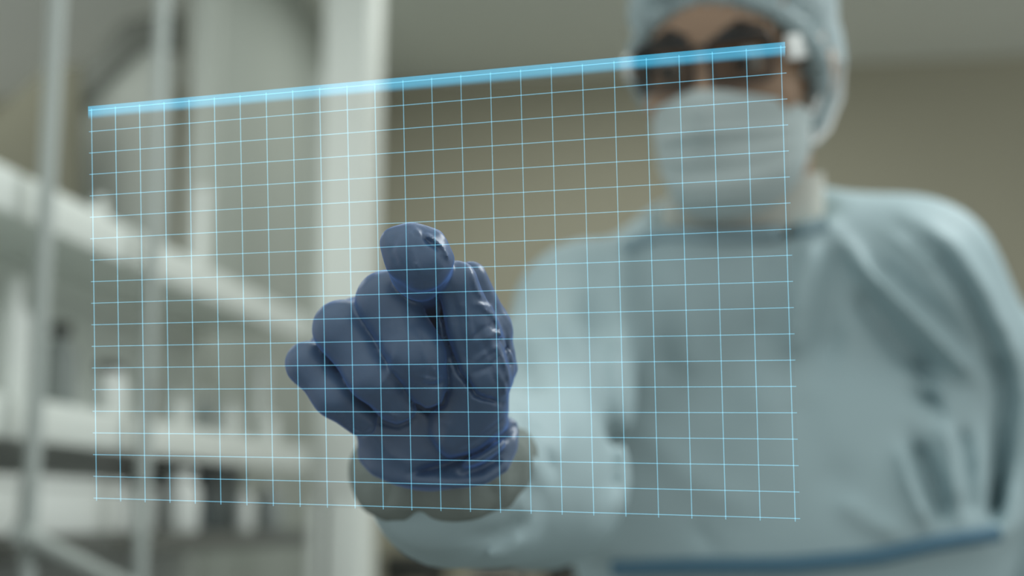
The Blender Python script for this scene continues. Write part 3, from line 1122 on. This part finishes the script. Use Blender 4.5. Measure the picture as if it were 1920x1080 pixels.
# loose corners of the finger stall at the tip
tip = finger([(772, 470, .5465, 9.6), (796, 484, .5465, 9.8)])
crn = [(741, 456, .549, 4.8), (772, 446, .548, 4.6), (806, 456, .549, 4.8), (824, 489, .551, 4.8), (806, 512, .551, 5), (787, 514, .551, 5), (752, 494, .551, 5)]
for p, q in zip(crn, crn[1:] + crn[:1]):
    tip = smin(tip, finger([p, q]), 0.004)
for q in ((815, 505, .560, 6.5), (790, 520, .565, 8.5), (765, 500, .566, 7)):
    tip = smin(tip, finger([(790, 480, .556, 8), q]), 0.005)
L.add(tip, 0.004)
pink = finger([(650, 655, .652, 10), (578, 683, .5985, 8.6), (626, 742, .5945, 8.4), (676, 786, .604, 7.2)])
L.add(pink, 0.0008)
ring_f = finger([(700, 600, .650, 12), (642, 617, .590, 11.3), (700, 703, .5855, 10.4), (745, 760, .599, 8.4)])
L.add(ring_f, 0.0008)
mid_f = finger([(752, 560, .650, 13), (727, 565, .585, 12.2), (776, 660, .5795, 11.2), (804, 728, .593, 8.8)])
L.add(mid_f, 0.0008)
# rolled rim of the glove
rim = None
rp = [(688, 858, .640), (706, 878, .634), (740, 894, .629), (790, 903, .626), (850, 905, .625), (905, 898, .627), (942, 876, .632), (958, 840, .641), (962, 800, .652),
      (930, 780, .672), (860, 775, .682), (780, 785, .682), (715, 815, .668)]
for p, q in zip(rp, rp[1:] + rp[:1]):
    c = L.cone(a3(*p), a3(*q), 0.0026, 0.0026)
    rim = c if rim is None else np.minimum(rim, c)
L.add(finger([(880, 800, .645, 17), (870, 845, .650, 15)]), 0.006)
L.add(finger([(760, 830, .648, 16), (765, 846, .648, 11)]), 0.006)
L.add(rim, 0.006)

wr = [
    ([(820, 545), (838, 630), (862, 700), (905, 748)], 4.5, -0.0016), ([(772, 752), (800, 772), (832, 758), (840, 722)], 4.5, -0.0014),
    ([(700, 788), (745, 800), (778, 786)], 4.5, -0.0010), ([(650, 795), (680, 810), (698, 800)], 4.5, -0.0008),
    # fine wrinkles: line, width px, amplitude m
    ([(880, 500), (895, 545), (905, 560)], 4, 0.0007), ([(900, 575), (925, 590), (945, 640)], 4, 0.0009), ([(890, 570), (910, 572), (925, 580)], 4, 0.0008),
    ([(905, 640), (930, 625), (945, 630)], 5, 0.0008), ([(890, 680), (920, 655), (940, 650)], 4, 0.0007), ([(885, 700), (915, 690), (945, 660)], 5, -0.0007),
    ([(870, 650), (900, 620), (925, 605)], 4, -0.0007), ([(935, 650), (950, 690), (955, 720)], 4, 0.0009), ([(945, 645), (958, 690)], 4, -0.0008),
    ([(930, 690), (945, 720), (948, 745)], 4, 0.0008), ([(918, 680), (930, 720)], 4, -0.0007), ([(862, 560), (880, 600), (884, 650)], 6, 0.0006),
    ([(846, 540), (862, 620), (880, 690)], 5, -0.0005), ([(790, 708), (810, 714), (833, 706)], 4, 0.0008), ([(795, 720), (815, 724), (835, 716)], 4, -0.0006),
    ([(812, 690), (822, 706)], 4, 0.0006), ([(778, 490), (785, 510)], 4, 0.0008), ([(776, 428), (790, 440), (815, 448)], 4, 0.0008),
    ([(786, 432), (805, 455), (830, 470)], 5, -0.0008), ([(800, 440), (828, 462), (845, 490)], 4, 0.0008), ([(770, 425), (768, 460), (780, 500)], 6, 0.0006),
    ([(745, 440), (735, 470), (748, 500)], 6, -0.0005), ([(700, 660), (760, 700), (790, 750)], 8, -0.0004), ([(745, 650), (730, 700), (700, 740)], 5, 0.0004),
    ([(700, 760), (720, 775), (760, 785)], 4, 0.0005), ([(735, 775), (745, 790)], 4, 0.0005), ([(720, 770), (728, 788)], 3.5, -0.0005),
    ([(690, 800), (730, 850), (780, 880)], 8, 0.0004), ([(965, 800), (900, 845), (830, 872), (770, 888)], 7, -0.0022), ([(950, 780), (900, 820), (850, 848)], 6, -0.0007),
    ([(960, 825), (900, 865), (850, 885)], 9, 0.0010), ([(870, 700), (890, 740), (940, 755)], 5, -0.0016), ([(820, 780), (840, 800), (830, 850)], 8, 0.0004),
    ([(640, 770), (665, 795), (690, 800)], 5, -0.0005), ([(780, 620), (800, 680), (795, 700)], 6, 0.0005), ([(830, 640), (845, 700), (850, 740)], 5, 0.0004),
]


def glove_disp(P):
    u, v_, d = proj(P)
    out = np.zeros(len(P))
    for l, w, a in wr:
        out += ridge(u, v_, l, w, a * 1.7)
    out += 0.0003 * waves(P, 260, 11, 2)
    zone = np.exp(-((u - 930) / 45) ** 2 - ((v_ - 640) / 90) ** 2) + 0.5 * np.exp(-((u - 815) / 40) ** 2 - ((v_ - 460) / 50) ** 2)
    out += 0.0009 * zone * waves(P, 700, 12, 2)
    return out


L.displace(glove_disp, 0.006)
L.cut(L.cone(a3(806, 596, .612), a3(826, 700, .612), 0.0065, 0.007), 0.003)
v, f = L.mesh()
glove = mesh_obj('glove', v, f, M_glove, person)
smooth_mod(glove, 2)
